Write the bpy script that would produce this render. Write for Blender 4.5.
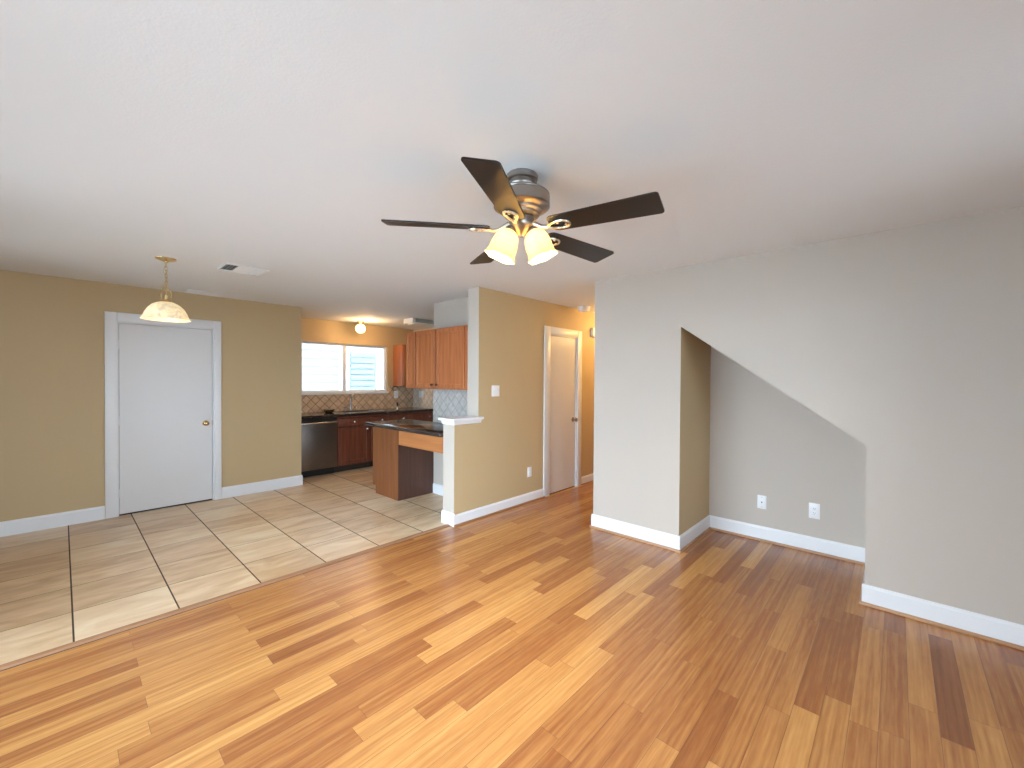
import bpy, bmesh, math, random
from mathutils import Vector, Matrix
for o in list(bpy.data.objects): bpy.data.objects.remove(o)
scene = bpy.context.scene
COL = scene.collection
PI = math.pi
CEIL = 2.43

# ---------------------------------------------------------------- camera
F = (42.74376, -0.59109, 0.35133, 416.574)
def make_camera():
    yaw, pitch, roll = [math.radians(a) for a in F[:3]]
    fw = Vector((math.cos(yaw)*math.cos(pitch), math.sin(yaw)*math.cos(pitch), math.sin(pitch)))
    r = Vector((math.sin(yaw), -math.cos(yaw), 0)); u = r.cross(fw)
    r2 = r*math.cos(roll)+u*math.sin(roll); u2 = -r*math.sin(roll)+u*math.cos(roll)
    cd = bpy.data.cameras.new('camera'); co = bpy.data.objects.new('camera', cd); COL.objects.link(co)
    m = Matrix((r2, u2, -fw)).transposed().to_4x4(); m.translation = Vector((0, 0, 1.46))
    co.matrix_world = m
    cd.sensor_fit = 'HORIZONTAL'; cd.sensor_width = 36.0; cd.lens = F[3]/1024*36
    cd.clip_start = 0.02
    scene.camera = co
make_camera()

# ---------------------------------------------------------------- world, daylight, exposure
W = bpy.data.worlds.new('world'); scene.world = W; W.use_nodes = True
bg = W.node_tree.nodes['Background']
bg.inputs['Color'].default_value = (0.70, 0.83, 1.0, 1)
bg.inputs['Strength'].default_value = 10.3
vs = scene.view_settings
vs.view_transform = 'Standard'; vs.look = 'None'; vs.gamma = 1.0; vs.use_curve_mapping = False
vs.exposure = 0.77

def area(name, loc, rot, sx, sy, power, color, portal=False):
    l = bpy.data.lights.new(name, 'AREA'); l.shape = 'RECTANGLE'; l.size = sx; l.size_y = sy
    l.energy = power; l.color = color
    if portal: l.cycles.is_portal = True
    o = bpy.data.objects.new(name, l); o.location = loc; o.rotation_euler = rot; COL.objects.link(o); return o
# portals in the openings that let the sky light in
area('patio_portal', (-1.03, 2.10, 1.05), (0, -PI/2, 0), 2.1, 3.2, 1, (1, 1, 1), True)
area('kitchen_portal', (3.37, 7.10, 1.64), (-PI/2, 0, 0), 1.5, 0.84, 1, (1, 1, 1), True)

area('back_portal', (0.05, -1.33, 1.25), (PI/2, 0, 0), 1.7, 1.7, 1, (1, 1, 1), True)
area('fill_portal_back', (2.1, -1.33, 1.4), (PI/2, 0, 0), 0.8, 1.4, 1, (1, 1, 1), True)  # sky portal of the added fill window at the right
area('fill_portal_dining', (-1.03, 4.5, 1.45), (0, -PI/2, 0), 1.3, 0.6, 1, (1, 1, 1), True)  # portal for the opening added beside the dining tile
def point(name, loc, power, color, rad=0.03):
    l = bpy.data.lights.new(name, 'POINT'); l.energy = power; l.color = color; l.shadow_soft_size = rad
    o = bpy.data.objects.new(name, l); o.location = loc; COL.objects.link(o); return o

# ---------------------------------------------------------------- materials
def s2l(c):
    return tuple(((x/255)/12.92 if x/255 <= 0.04045 else ((x/255+0.055)/1.055)**2.4) for x in c)
def nm(name):
    m = bpy.data.materials.new(name); m.use_nodes = True
    nt = m.node_tree; b = nt.nodes['Principled BSDF']; return m, nt, b
def N(nt, t, **kw):
    n = nt.nodes.new(t)
    for k, v in kw.items(): setattr(n, k, v)
    return n
def plain(name, col, rough=0.5, metal=0.0, bump=0.0, bscale=100, var=0.0, spec=None, **kw):
    m, nt, b = nm(name)
    b.inputs['Base Color'].default_value = (*col, 1); b.inputs['Roughness'].default_value = rough
    b.inputs['Metallic'].default_value = metal
    if spec is not None: b.inputs['Specular IOR Level'].default_value = spec
    tc = N(nt, 'ShaderNodeTexCoord')
    nz = N(nt, 'ShaderNodeTexNoise'); nz.inputs['Scale'].default_value = bscale; nz.inputs['Detail'].default_value = 3
    nt.links.new(tc.outputs['Object'], nz.inputs['Vector'])
    if bump:
        bp = N(nt, 'ShaderNodeBump'); bp.inputs['Strength'].default_value = bump; bp.inputs['Distance'].default_value = 0.002
        nt.links.new(nz.outputs['Fac'], bp.inputs['Height']); nt.links.new(bp.outputs['Normal'], b.inputs['Normal'])
    if var:
        mx = N(nt, 'ShaderNodeMix', data_type='RGBA')
        mx.inputs['A'].default_value = (*[c*(1-var) for c in col], 1); mx.inputs['B'].default_value = (*[min(1, c*(1+var)) for c in col], 1)
        nt.links.new(nz.outputs['Fac'], mx.inputs['Factor']); nt.links.new(mx.outputs['Result'], b.inputs['Base Color'])
    return m
MW = plain('wall_paint', (0.54, 0.475, 0.41), 0.6, bump=0.25, bscale=160)
MWT = plain('wall_tan', (0.56, 0.41, 0.225), 0.6, bump=0.25, bscale=160)
MC = plain('ceiling_paint', (0.80, 0.80, 0.80), 0.8, bump=0.4, bscale=120)
MT = plain('trim_white', (0.82, 0.82, 0.83), 0.35, bump=0.02, bscale=40)
MD = plain('door_white', (0.74, 0.72, 0.71), 0.4, bump=0.02, bscale=40)
MPL = plain('white_plastic', (0.85, 0.85, 0.86), 0.35)
MBR = plain('brass', (0.72, 0.50, 0.22), 0.25, 1.0)
MBN = plain('brushed_nickel', (0.33, 0.29, 0.26), 0.30, 1.0)
MCH = plain('chrome', (0.75, 0.75, 0.75), 0.15, 1.0)
MBK = plain('black_plastic', (0.01, 0.01, 0.01), 0.4)
MDK = plain('dark_slot', (0.02, 0.02, 0.02), 0.6)
MSS = plain('stainless', (0.20, 0.175, 0.155), 0.36, 0.9, var=0.12, bscale=6)
MSSL = plain('stainless_bright', (0.6, 0.58, 0.55), 0.25, 1.0)
MVENT = plain('vent_white', (0.80, 0.80, 0.78), 0.5)
MFIX = plain('fixture_grey', (0.40, 0.41, 0.38), 0.5)
MLENS = plain('diffuser_plastic', (0.85, 0.85, 0.80), 0.4)
MSIDE = plain('siding_white', (0.72, 0.72, 0.72), 0.7)
MGRD = plain('ground_concrete', (0.48, 0.48, 0.47), 0.9, var=0.2, bscale=3)
MWH = plain('cap_white', (0.84, 0.84, 0.85), 0.3)

def wood(name, c1, c2, rough=0.4, axis='Z', scale=1.0):
    m, nt, b = nm(name)
    tc = N(nt, 'ShaderNodeTexCoord'); mp = N(nt, 'ShaderNodeMapping')
    s = {'Z': (26, 26, 1.6), 'X': (1.6, 26, 26), 'Y': (26, 1.6, 26)}[axis]
    mp.inputs['Scale'].default_value = tuple(k*scale for k in s)
    nz = N(nt, 'ShaderNodeTexNoise'); nz.inputs['Scale'].default_value = 1.0; nz.inputs['Detail'].default_value = 5
    nz.inputs['Distortion'].default_value = 0.6
    cr = N(nt, 'ShaderNodeValToRGB'); cr.color_ramp.elements[0].position = 0.3; cr.color_ramp.elements[1].position = 0.72
    cr.color_ramp.elements[0].color = (*c1, 1); cr.color_ramp.elements[1].color = (*c2, 1)
    L = nt.links.new
    L(tc.outputs['Object'], mp.inputs['Vector']); L(mp.outputs['Vector'], nz.inputs['Vector'])
    L(nz.outputs['Fac'], cr.inputs['Fac']); L(cr.outputs['Color'], b.inputs['Base Color'])
    b.inputs['Roughness'].default_value = rough
    return m
MOAK = wood('oak_upper', (0.34, 0.10, 0.030), (0.50, 0.175, 0.060), 0.38)
MCHR = wood('cherry_base', (0.13, 0.035, 0.018), (0.23, 0.07, 0.036), 0.35)
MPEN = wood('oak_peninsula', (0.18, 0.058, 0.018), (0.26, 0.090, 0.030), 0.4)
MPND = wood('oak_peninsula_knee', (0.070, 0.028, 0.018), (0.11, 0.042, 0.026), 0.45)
MAPR = wood('oak_apron', (0.42, 0.15, 0.045), (0.52, 0.20, 0.065), 0.4, 'Y')
MSHOE = wood('shoe_wood', (0.36, 0.17, 0.08), (0.50, 0.27, 0.14), 0.35, 'Y')
MSHOEX = wood('shoe_wood_x', (0.26, 0.11, 0.05), (0.36, 0.17, 0.08), 0.35, 'X')
MBLD = wood('blade_wood', (0.008, 0.005, 0.004), (0.018, 0.010, 0.007), 0.42, 'X')
MTOE = plain('toe_kick', (0.035, 0.025, 0.018), 0.6)

def granite():
    m, nt, b = nm('granite')
    tc = N(nt, 'ShaderNodeTexCoord')
    v = N(nt, 'ShaderNodeTexNoise'); v.inputs['Scale'].default_value = 120; v.inputs['Detail'].default_value = 4
    cr = N(nt, 'ShaderNodeValToRGB'); e = cr.color_ramp.elements
    e[0].position = 0.45; e[0].color = (0.012, 0.010, 0.010, 1); e[1].position = 0.72; e[1].color = (0.14, 0.10, 0.08, 1)
    nt.links.new(tc.outputs['Object'], v.inputs['Vector']); nt.links.new(v.outputs['Fac'], cr.inputs['Fac'])
    nt.links.new(cr.outputs['Color'], b.inputs['Base Color'])
    b.inputs['Roughness'].default_value = 0.12
    return m
MGR = granite()

def floor_wood():
    m, nt, b = nm('bamboo_planks'); L = nt.links.new
    at = N(nt, 'ShaderNodeAttribute'); at.attribute_name = 'tone'
    sp = N(nt, 'ShaderNodeSeparateColor'); L(at.outputs['Color'], sp.inputs['Color'])
    tc = N(nt, 'ShaderNodeTexCoord')
    off = N(nt, 'ShaderNodeCombineXYZ')
    mu = N(nt, 'ShaderNodeMath', operation='MULTIPLY'); mu.inputs[1].default_value = 37
    L(sp.outputs['Green'], mu.inputs[0]); L(mu.outputs[0], off.inputs['X']); L(mu.outputs[0], off.inputs['Z'])
    ad = N(nt, 'ShaderNodeVectorMath', operation='ADD'); L(tc.outputs['Object'], ad.inputs[0]); L(off.outputs[0], ad.inputs[1])
    mp = N(nt, 'ShaderNodeMapping'); mp.inputs['Scale'].default_value = (1.3, 55, 1); L(ad.outputs[0], mp.inputs['Vector'])
    n1 = N(nt, 'ShaderNodeTexNoise'); n1.inputs['Scale'].default_value = 1; n1.inputs['Detail'].default_value = 4
    L(mp.outputs[0], n1.inputs['Vector'])
    mp2 = N(nt, 'ShaderNodeMapping'); mp2.inputs['Scale'].default_value = (9, 70, 1); L(ad.outputs[0], mp2.inputs['Vector'])
    n2 = N(nt, 'ShaderNodeTexNoise'); n2.inputs['Scale'].default_value = 1; n2.inputs['Detail'].default_value = 2
    L(mp2.outputs[0], n2.inputs['Vector'])
    a1 = N(nt, 'ShaderNodeMath', operation='MULTIPLY_ADD'); a1.inputs[1].default_value = 0.55
    L(n1.outputs['Fac'], a1.inputs[0]); L(sp.outputs['Red'], a1.inputs[2])
    a2 = N(nt, 'ShaderNodeMath', operation='MULTIPLY_ADD'); a2.inputs[1].default_value = 0.22
    L(n2.outputs['Fac'], a2.inputs[0]); L(a1.outputs[0], a2.inputs[2])
    a3 = N(nt, 'ShaderNodeMath', operation='SUBTRACT'); a3.inputs[1].default_value = 0.385; L(a2.outputs[0], a3.inputs[0])
    cr = N(nt, 'ShaderNodeValToRGB'); e = cr.color_ramp.elements
    e[0].position = 0.0; e[0].color = (0.18, 0.060, 0.022, 1)
    e[1].position = 1.0; e[1].color = (0.84, 0.50, 0.18, 1)
    x = e.new(0.35); x.color = (0.36, 0.136, 0.044, 1)
    x = e.new(0.65); x.color = (0.60, 0.29, 0.092, 1)
    L(a3.outputs[0], cr.inputs['Fac']); L(cr.outputs['Color'], b.inputs['Base Color'])
    b.inputs['Roughness'].default_value = 0.27
    bp = N(nt, 'ShaderNodeBump'); bp.inputs['Strength'].default_value = 0.06; bp.inputs['Distance'].default_value = 0.001
    L(n1.outputs['Fac'], bp.inputs['Height']); L(bp.outputs['Normal'], b.inputs['Normal'])
    return m
def floor_tile():
    m, nt, b = nm('travertine_tile'); L = nt.links.new
    at = N(nt, 'ShaderNodeAttribute'); at.attribute_name = 'tone'
    sp = N(nt, 'ShaderNodeSeparateColor'); L(at.outputs['Color'], sp.inputs['Color'])
    tc = N(nt, 'ShaderNodeTexCoord'); off = N(nt, 'ShaderNodeCombineXYZ')
    mu = N(nt, 'ShaderNodeMath', operation='MULTIPLY'); mu.inputs[1].default_value = 31
    L(sp.outputs['Green'], mu.inputs[0]); L(mu.outputs[0], off.inputs['Z'])
    ad = N(nt, 'ShaderNodeVectorMath', operation='ADD'); L(tc.outputs['Object'], ad.inputs[0]); L(off.outputs[0], ad.inputs[1])
    mp = N(nt, 'ShaderNodeMapping'); mp.inputs['Scale'].default_value = (2.2, 7.5, 1); mp.inputs['Rotation'].default_value = (0, 0, 0.18)
    L(ad.outputs[0], mp.inputs['Vector'])
    n1 = N(nt, 'ShaderNodeTexNoise'); n1.inputs['Scale'].default_value = 1; n1.inputs['Detail'].default_value = 6; n1.inputs['Distortion'].default_value = 1.2
    L(mp.outputs[0], n1.inputs['Vector'])
    a1 = N(nt, 'ShaderNodeMath', operation='MULTIPLY_ADD'); a1.inputs[1].default_value = 0.9
    s = N(nt, 'ShaderNodeMath', operation='MULTIPLY_ADD'); s.inputs[1].default_value = 0.28; s.inputs[2].default_value = -0.09
    L(sp.outputs['Red'], s.inputs[0]); L(n1.outputs['Fac'], a1.inputs[0]); L(s.outputs[0], a1.inputs[2])
    cr = N(nt, 'ShaderNodeValToRGB'); e = cr.color_ramp.elements
    e[0].position = 0.25; e[0].color = (0.56, 0.35, 0.185, 1); e[1].position = 0.8; e[1].color = (0.88, 0.73, 0.52, 1)
    x = e.new(0.5); x.color = (0.75, 0.53, 0.325, 1)
    L(a1.outputs[0], cr.inputs['Fac']); L(cr.outputs['Color'], b.inputs['Base Color'])
    b.inputs['Roughness'].default_value = 0.34
    return m
MFW = floor_wood(); MFT = floor_tile()
MSEAM = plain('plank_seam', (0.07, 0.028, 0.014), 0.6)
MGROUT = plain('tile_grout', (0.07, 0.038, 0.020), 0.8)

def diamond_tile(name, u, v, c1, c2, mk=(.42, .36, .30)):
    """tumbled stone tiles laid as diamonds; u, v are the two object axes in the wall's plane"""
    m, nt, b = nm(name); L = nt.links.new
    tc = N(nt, 'ShaderNodeTexCoord'); sx = N(nt, 'ShaderNodeSeparateXYZ'); L(tc.outputs['Object'], sx.inputs[0])
    cb = N(nt, 'ShaderNodeCombineXYZ'); L(sx.outputs[u], cb.inputs['X']); L(sx.outputs[v], cb.inputs['Y'])
    mp = N(nt, 'ShaderNodeMapping'); mp.inputs['Rotation'].default_value = (0, 0, PI/4)
    L(cb.outputs[0], mp.inputs['Vector'])
    br = N(nt, 'ShaderNodeTexBrick'); br.offset = 0.0; br.squash = 1.0
    br.inputs['Scale'].default_value = 1.0; br.inputs['Brick Width'].default_value = 0.105; br.inputs['Row Height'].default_value = 0.105
    br.inputs['Mortar Size'].default_value = 0.0045; br.inputs['Mortar Smooth'].default_value = 0.2
    br.inputs['Color1'].default_value = (*c1, 1); br.inputs['Color2'].default_value = (*c2, 1)
    br.inputs['Mortar'].default_value = (c1[0]*mk[0], c1[1]*mk[1], c1[2]*mk[2], 1)
    L(mp.outputs[0], br.inputs['Vector'])
    nz = N(nt, 'ShaderNodeTexNoise'); nz.inputs['Scale'].default_value = 22; nz.inputs['Detail'].default_value = 5; L(tc.outputs['Object'], nz.inputs['Vector'])
    mr = N(nt, 'ShaderNodeMapRange'); mr.inputs['To Min'].default_value = 0.62; mr.inputs['To Max'].default_value = 1.32; L(nz.outputs['Fac'], mr.inputs['Value'])
    vm = N(nt, 'ShaderNodeVectorMath', operation='SCALE'); L(br.outputs['Color'], vm.inputs[0]); L(mr.outputs[0], vm.inputs['Scale'])
    L(vm.outputs[0], b.inputs['Base Color'])
    b.inputs['Roughness'].default_value = 0.45
    return m
MBS1 = diamond_tile('tile_window_wall', 'X', 'Z', (0.60, 0.41, 0.26), (0.74, 0.54, 0.36))
MBS2 = diamond_tile('tile_side_wall', 'Y', 'Z', (0.62, 0.54, 0.44), (0.72, 0.62, 0.51), (.68, .66, .62))

def glass():
    m, nt, b = nm('clear_pane'); nt.nodes.remove(b); out = nt.nodes['Material Output']
    t = N(nt, 'ShaderNodeBsdfTransparent'); t.inputs['Color'].default_value = (0.93, 0.97, 0.97, 1)
    g = N(nt, 'ShaderNodeBsdfGlossy'); g.inputs['Roughness'].default_value = 0.02
    fr = N(nt, 'ShaderNodeFresnel'); fr.inputs['IOR'].default_value = 1.45
    mx = N(nt, 'ShaderNodeMixShader'); L = nt.links.new
    L(fr.outputs[0], mx.inputs['Fac']); L(t.outputs[0], mx.inputs[1]); L(g.outputs[0], mx.inputs[2]); L(mx.outputs[0], out.inputs['Surface'])
    return m
MGL = glass()
def lampglass(name, col, strength, base=(0.85, 0.8, 0.68), noise=0.0):
    m, nt, b = nm(name)
    b.inputs['Base Color'].default_value = (*base, 1); b.inputs['Roughness'].default_value = 0.3
    b.inputs['Emission Color'].default_value = (*col, 1); b.inputs['Emission Strength'].default_value = strength
    if noise:
        tc = N(nt, 'ShaderNodeTexCoord'); nz = N(nt, 'ShaderNodeTexNoise'); nz.inputs['Scale'].default_value = 14; nz.inputs['Distortion'].default_value = 2.0
        mr = N(nt, 'ShaderNodeMapRange'); mr.inputs['From Min'].default_value = 0.35; mr.inputs['From Max'].default_value = 0.65
        mr.inputs['To Min'].default_value = strength*(1-noise); mr.inputs['To Max'].default_value = strength*(1+noise)
        nt.links.new(tc.outputs['Object'], nz.inputs['Vector']); nt.links.new(nz.outputs['Fac'], mr.inputs['Value']); nt.links.new(mr.outputs[0], b.inputs['Emission Strength'])
    return m
MFB = lampglass('fan_bulb', (1.0, 0.73, 0.43), 900.0)
def frosted(name, col, emit):
    m, nt, b = nm(name); out = nt.nodes['Material Output']; L = nt.links.new
    b.inputs['Base Color'].default_value = (*col, 1); b.inputs['Roughness'].default_value = .35
    tr = N(nt, 'ShaderNodeBsdfTranslucent'); tr.inputs['Color'].default_value = (*col, 1)
    mx = N(nt, 'ShaderNodeMixShader'); mx.inputs['Fac'].default_value = .5
    L(b.outputs[0], mx.inputs[1]); L(tr.outputs[0], mx.inputs[2]); L(mx.outputs[0], out.inputs['Surface'])
    return m
MSHF = frosted('fan_shade_glass', (0.80, 0.70, 0.46), 0)
MSHP = lampglass('pendant_alabaster', (1.0, 0.74, 0.38), 0.36, (0.70, 0.60, 0.42), 0.55)
MGLB = lampglass('globe_glass', (1.0, 0.80, 0.40), 2.0)
MBULB = lampglass('bulb', (1.0, 0.82, 0.50), 9.0)

# ---------------------------------------------------------------- mesh helpers
class MB:
    def __init__(s): s.bm = bmesh.new()
    def box(s, x0, x1, y0, y1, z0, z1, bev=0.0, seg=1, M=None):
        t = bmesh.new(); bmesh.ops.create_cube(t, size=1)
        for v in t.verts:
            v.co = Vector(((x0+x1)/2+v.co.x*(x1-x0), (y0+y1)/2+v.co.y*(y1-y0), (z0+z1)/2+v.co.z*(z1-z0)))
        if bev: bmesh.ops.bevel(t, geom=t.edges[:]+t.verts[:], offset=bev, segments=seg, profile=0.5, affect='EDGES')
        return s.add(t, M)
    def add(s, t, M=None):
        if M is not None: bmesh.ops.transform(t, matrix=M, verts=t.verts[:])
        me = bpy.data.meshes.new('t'); t.to_mesh(me); t.free(); s.bm.from_mesh(me); bpy.data.meshes.remove(me); return s
    def prism(s, pts, axis, a0, a1, bev=0.0, M=None):
        """pts: 2D outline; axis 'X' -> (y,z), 'Y' -> (x,z), 'Z' -> (x,y)"""
        t = bmesh.new()
        f = {'X': lambda p, a: (a, p[0], p[1]), 'Y': lambda p, a: (p[0], a, p[1]), 'Z': lambda p, a: (p[0], p[1], a)}[axis]
        A = [t.verts.new(f(p, a0)) for p in pts]; B = [t.verts.new(f(p, a1)) for p in pts]
        n = len(pts); t.faces.new(A); t.faces.new(B[::-1])
        for i in range(n): t.faces.new((A[i], B[i], B[(i+1) % n], A[(i+1) % n]))
        bmesh.ops.recalc_face_normals(t, faces=t.faces[:])
        if bev: bmesh.ops.bevel(t, geom=t.edges[:], offset=bev, segments=2, profile=0.5, affect='EDGES')
        return s.add(t, M)
    def lathe(s, prof, seg=32, M=None, wave=None):
        """prof: (r, z) list; closed by caps where r is 0"""
        t = bmesh.new(); rings = []
        for (r, z) in prof:
            if r < 1e-6: rings.append([t.verts.new((0, 0, z))])
            else: rings.append([t.verts.new((r*math.cos(2*PI*i/seg)*(wave(i/seg, r, z) if wave else 1), r*math.sin(2*PI*i/seg)*(wave(i/seg, r, z) if wave else 1), z)) for i in range(seg)])
        for a, b in zip(rings, rings[1:]):
            for i in range(seg):
                j = (i+1) % seg
                if len(a) == 1 and len(b) == 1: continue
                if len(a) == 1: t.faces.new((a[0], b[i], b[j]))
                elif len(b) == 1: t.faces.new((a[i], b[0], a[j]))
                else: t.faces.new((a[i], b[i], b[j], a[j]))
        bmesh.ops.recalc_face_normals(t, faces=t.faces[:])
        return s.add(t, M)
    def tube(s, pts, r, seg=8, closed=False, M=None):
        t = bmesh.new(); pts = [Vector(p) for p in pts]; n = len(pts); rings = []; up = None
        for i, p in enumerate(pts):
            if closed: d = pts[(i+1) % n]-pts[i-1]
            else: d = pts[min(i+1, n-1)]-pts[max(i-1, 0)]
            d.normalize()
            if up is None: up = d.orthogonal().normalized()
            up = (up-d*up.dot(d)).normalized(); q = d.cross(up)
            rr = r[i] if isinstance(r, (list, tuple)) else r
            rings.append([t.verts.new(p+(up*math.cos(2*PI*k/seg)+q*math.sin(2*PI*k/seg))*rr) for k in range(seg)])
        for i in range(n if closed else n-1):
            a, b = rings[i], rings[(i+1) % n]
            for k in range(seg): t.faces.new((a[k], b[k], b[(k+1) % seg], a[(k+1) % seg]))
        if not closed: t.faces.new(rings[0][::-1]); t.faces.new(rings[-1])
        bmesh.ops.recalc_face_normals(t, faces=t.faces[:])
        return s.add(t, M)
    def cyl(s, p0, p1, r, seg=16): return s.tube([p0, p1], r, seg)
    def obj(s, name, mat, parent=None, loc=(0, 0, 0), rot=(0, 0, 0), smooth=True):
        me = bpy.data.meshes.new(name); s.bm.to_mesh(me); s.bm.free()
        if smooth:
            for p in me.polygons: p.use_smooth = True
            me.set_sharp_from_angle(angle=math.radians(32))
        for m in (mat if isinstance(mat, list) else [mat]): me.materials.append(m)
        o = bpy.data.objects.new(name, me); COL.objects.link(o); o.location = loc; o.rotation_euler = rot
        if parent: o.parent = parent
        return o
def tag(o, label=None, cat=None, group=None, kind=None):
    if label: o['label'] = label
    if cat: o['category'] = cat
    if group: o['group'] = group
    if kind: o['kind'] = kind
    return o
def thing(name, label, cat, loc=(0, 0, 0), rz=0, group=None, kind=None):
    o = bpy.data.objects.new(name, None); COL.objects.link(o); o.location = loc; o.rotation_euler = (0, 0, rz)
    o.empty_display_size = 0.1
    return tag(o, label, cat, group, kind)
def struct(name, mb, mat, label, cat, smooth=False):
    o = mb.obj(name, mat, smooth=smooth); return tag(o, label, cat, kind='structure')

# ---------------------------------------------------------------- floor
XL, YB, XH, YK = -1.0, -1.3, 6.9, 6.985      # left wall, back wall, hall end, kitchen window wall
PW, PL, Y0 = 0.0951, 0.957, -0.435
OFF = {0: .80, 1: .76, 2: .54, 3: .70, 4: .42, 5: .39, 6: .50, 7: .33, 8: .24, 9: .73, 10: .19, 11: .69, 12: .29, 13: .77, 14: .36, 15: .41,
       16: .075, 17: .80, 18: .725, 19: .25, 20: .10, 21: .82, 22: .89, 23: .31, 24: .415, 25: .89, 26: .67, 27: .145, 28: .245, 29: .73,
       30: .255, 31: .73, 32: .255, 33: .73, 34: .26, 35: .73, 36: .26, 37: .73, 38: .26}
TONE = {}   # (row, start x rounded) -> tone 0 dark .. 1 light
for r, x, t in [(2, 2.45, .02), (2, 3.41, .55), (2, 1.5, .5), (1, 2.67, .62), (1, 1.72, .72), (0, 2.71, .38), (0, 1.76, .45), (3, 2.62, .66), (3, 1.66, .45),
                (4, 2.33, .38), (4, 1.38, .45), (5, 2.30, .60), (5, 1.35, .42), (6, 2.41, .25), (6, 1.45, .62), (7, 2.24, .22), (7, 1.29, .80), (7, 3.2, .3),
                (8, 2.16, .45), (8, 3.1, .35), (9, 2.65, .62), (9, 1.69, .42), (9, .73, .70), (10, 3.06, .38), (10, 2.10, .32), (11, 3.56, .5), (11, 2.60, .42), (11, 1.65, .38), (11, .69, .62),
                (12, 3.16, .12), (12, 2.20, .35), (12, 1.25, .42), (13, 3.64, .9), (13, 2.68, .40), (13, 1.73, .45), (14, 3.23, .15), (14, 2.28, .38), (14, 1.32, .40),
                (15, 3.28, .72), (15, 2.32, .36), (15, 1.37, .40), (16, 2.95, .78), (16, 1.99, .36), (16, 1.03, .80), (17, 2.72, .18), (17, 3.67, .10), (12, 4.1, .15), (14, 4.19, .15), (8, 4.07, .15), (17, 1.76, .85), (17, .80, .72),
                (18, 2.64, .78), (18, 1.68, .50), (18, .725, .78), (19, 2.16, .98), (19, 3.12, .30), (19, 1.20, .32), (19, .25, .80),
                (20, 2.01, .26), (20, 1.05, .34), (20, .10, .72), (21, 1.78, .62), (21, .82, .66), (21, -.14, .34), (22, 1.85, .78), (22, 2.8, .45), (22, .89, .36), (22, -.06, .3),
                (23, 2.22, .30), (23, 1.27, .85), (23, .31, .40), (24, 2.33, .36), (24, 1.37, .84), (24, .415, .22), (24, -.54, .66), (25, 1.85, .72), (25, .89, .26), (25, -.07, .80),
                (26, 1.62, .74), (26, .67, .70), (26, -.29, .40), (27, 2.06, .26), (27, 1.10, .56), (27, .145, .34), (28, 1.2, .45), (28, .245, .5), (28, 2.16, .62),
                (29, .73, .12), (29, -.23, .72), (29, 1.68, .40), (30, 1.21, .55), (30, .255, .66), (30, -.7, .32), (31, .73, .22), (31, -.23, .62), (31, 1.69, .55),
                (32, 1.21, .42), (32, .255, .60), (32, -.7, .22), (33, .73, .28), (33, -.23, .6), (33, 1.68, .50), (33, 2.64, .62), (34, .26, .45), (34, -.7, .2),
                (35, .73, .42), (36, .26, .38), (36, 2.16, .40), (38, 1.2, .35), (37, 1.7, .32)]:
    TONE[(r, round((x-OFF[r])/PL))] = t
def build_floor():
    rnd = random.Random(11)
    bm = bmesh.new(); lay = bm.faces.layers.float_color.new('tone')
    def quad(x0, x1, y0, y1, z, mi, c):
        f = bm.faces.new([bm.verts.new(p) for p in ((x0, y0, z), (x1, y0, z), (x1, y1, z), (x0, y1, z))]); f.material_index = mi; f[lay] = (*c, 1)
    g = 0.0006
    r0 = math.floor((YB-Y0)/PW)
    for r in range(r0, 39):
        ya, yb = max(Y0+r*PW, YB), min(Y0+(r+1)*PW, 3.243)
        if yb <= ya: continue
        off = OFF.get(r, rnd.random()*PL)
        for k in range(-3, 9):
            xa, xb = off+k*PL, off+(k+1)*PL
            base = 0.45 if r > 16 else 0.34
            tone = TONE.get((r, k), min(.85, max(.15, rnd.gauss(base, .13)))); sd = rnd.random()
            tone = 0.22+tone*0.54
            xa, xb = max(xa, XL), min(xb, XH)
            if xb-xa < .01: continue
            quad(xa+g, xb-g, ya+g, yb-g, 0.0, 0, (tone, sd, 0))
    # seams: a dark base just below the planks
    quad(XL, XH, YB, 3.262, -0.0012, 1, (0, 0, 0))
    # tiles
    tx, ty, gx, gy = 0.4602, 0.4535, 0.0042, 0.0022
    for i in range(-3, 12):
        for j in range(-1, 9):
            xa, xb = .042+i*tx, .042+(i+1)*tx; ya, yb = 3.747+(j-1)*ty, 3.747+j*ty
            xa, xb, ya, yb = max(xa, XL), min(xb, 4.75), max(ya, 3.30), min(yb, YK)
            if xb-xa < .02 or yb-ya < .02: continue
            quad(xa+gx, xb-gx, ya+gy, yb-gy, 0.0, 2, (rnd.random(), rnd.random(), 0))
    quad(XL, 4.75, 3.262, YK, -0.0012, 3, (0, 0, 0))
    me = bpy.data.meshes.new('floor'); bm.to_mesh(me); bm.free()
    for m in (MFW, MSEAM, MFT, MGROUT): me.materials.append(m)
    o = bpy.data.objects.new('floor', me); COL.objects.link(o)
    tag(o, 'glossy bamboo plank floor meeting beige square tiles', 'floor', kind='structure')
build_floor()
mb = MB(); mb.prism([(3.252, 0.0), (3.256, .009), (3.268, .012), (3.292, .011), (3.306, 0.0)], 'X', XL, 2.62)
struct('trim_1', mb, wood('strip_wood', (0.32, 0.15, 0.07), (0.40, 0.20, 0.10), 0.55, 'X'), 'thin wooden transition strip between planks and tile', 'threshold')

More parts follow.
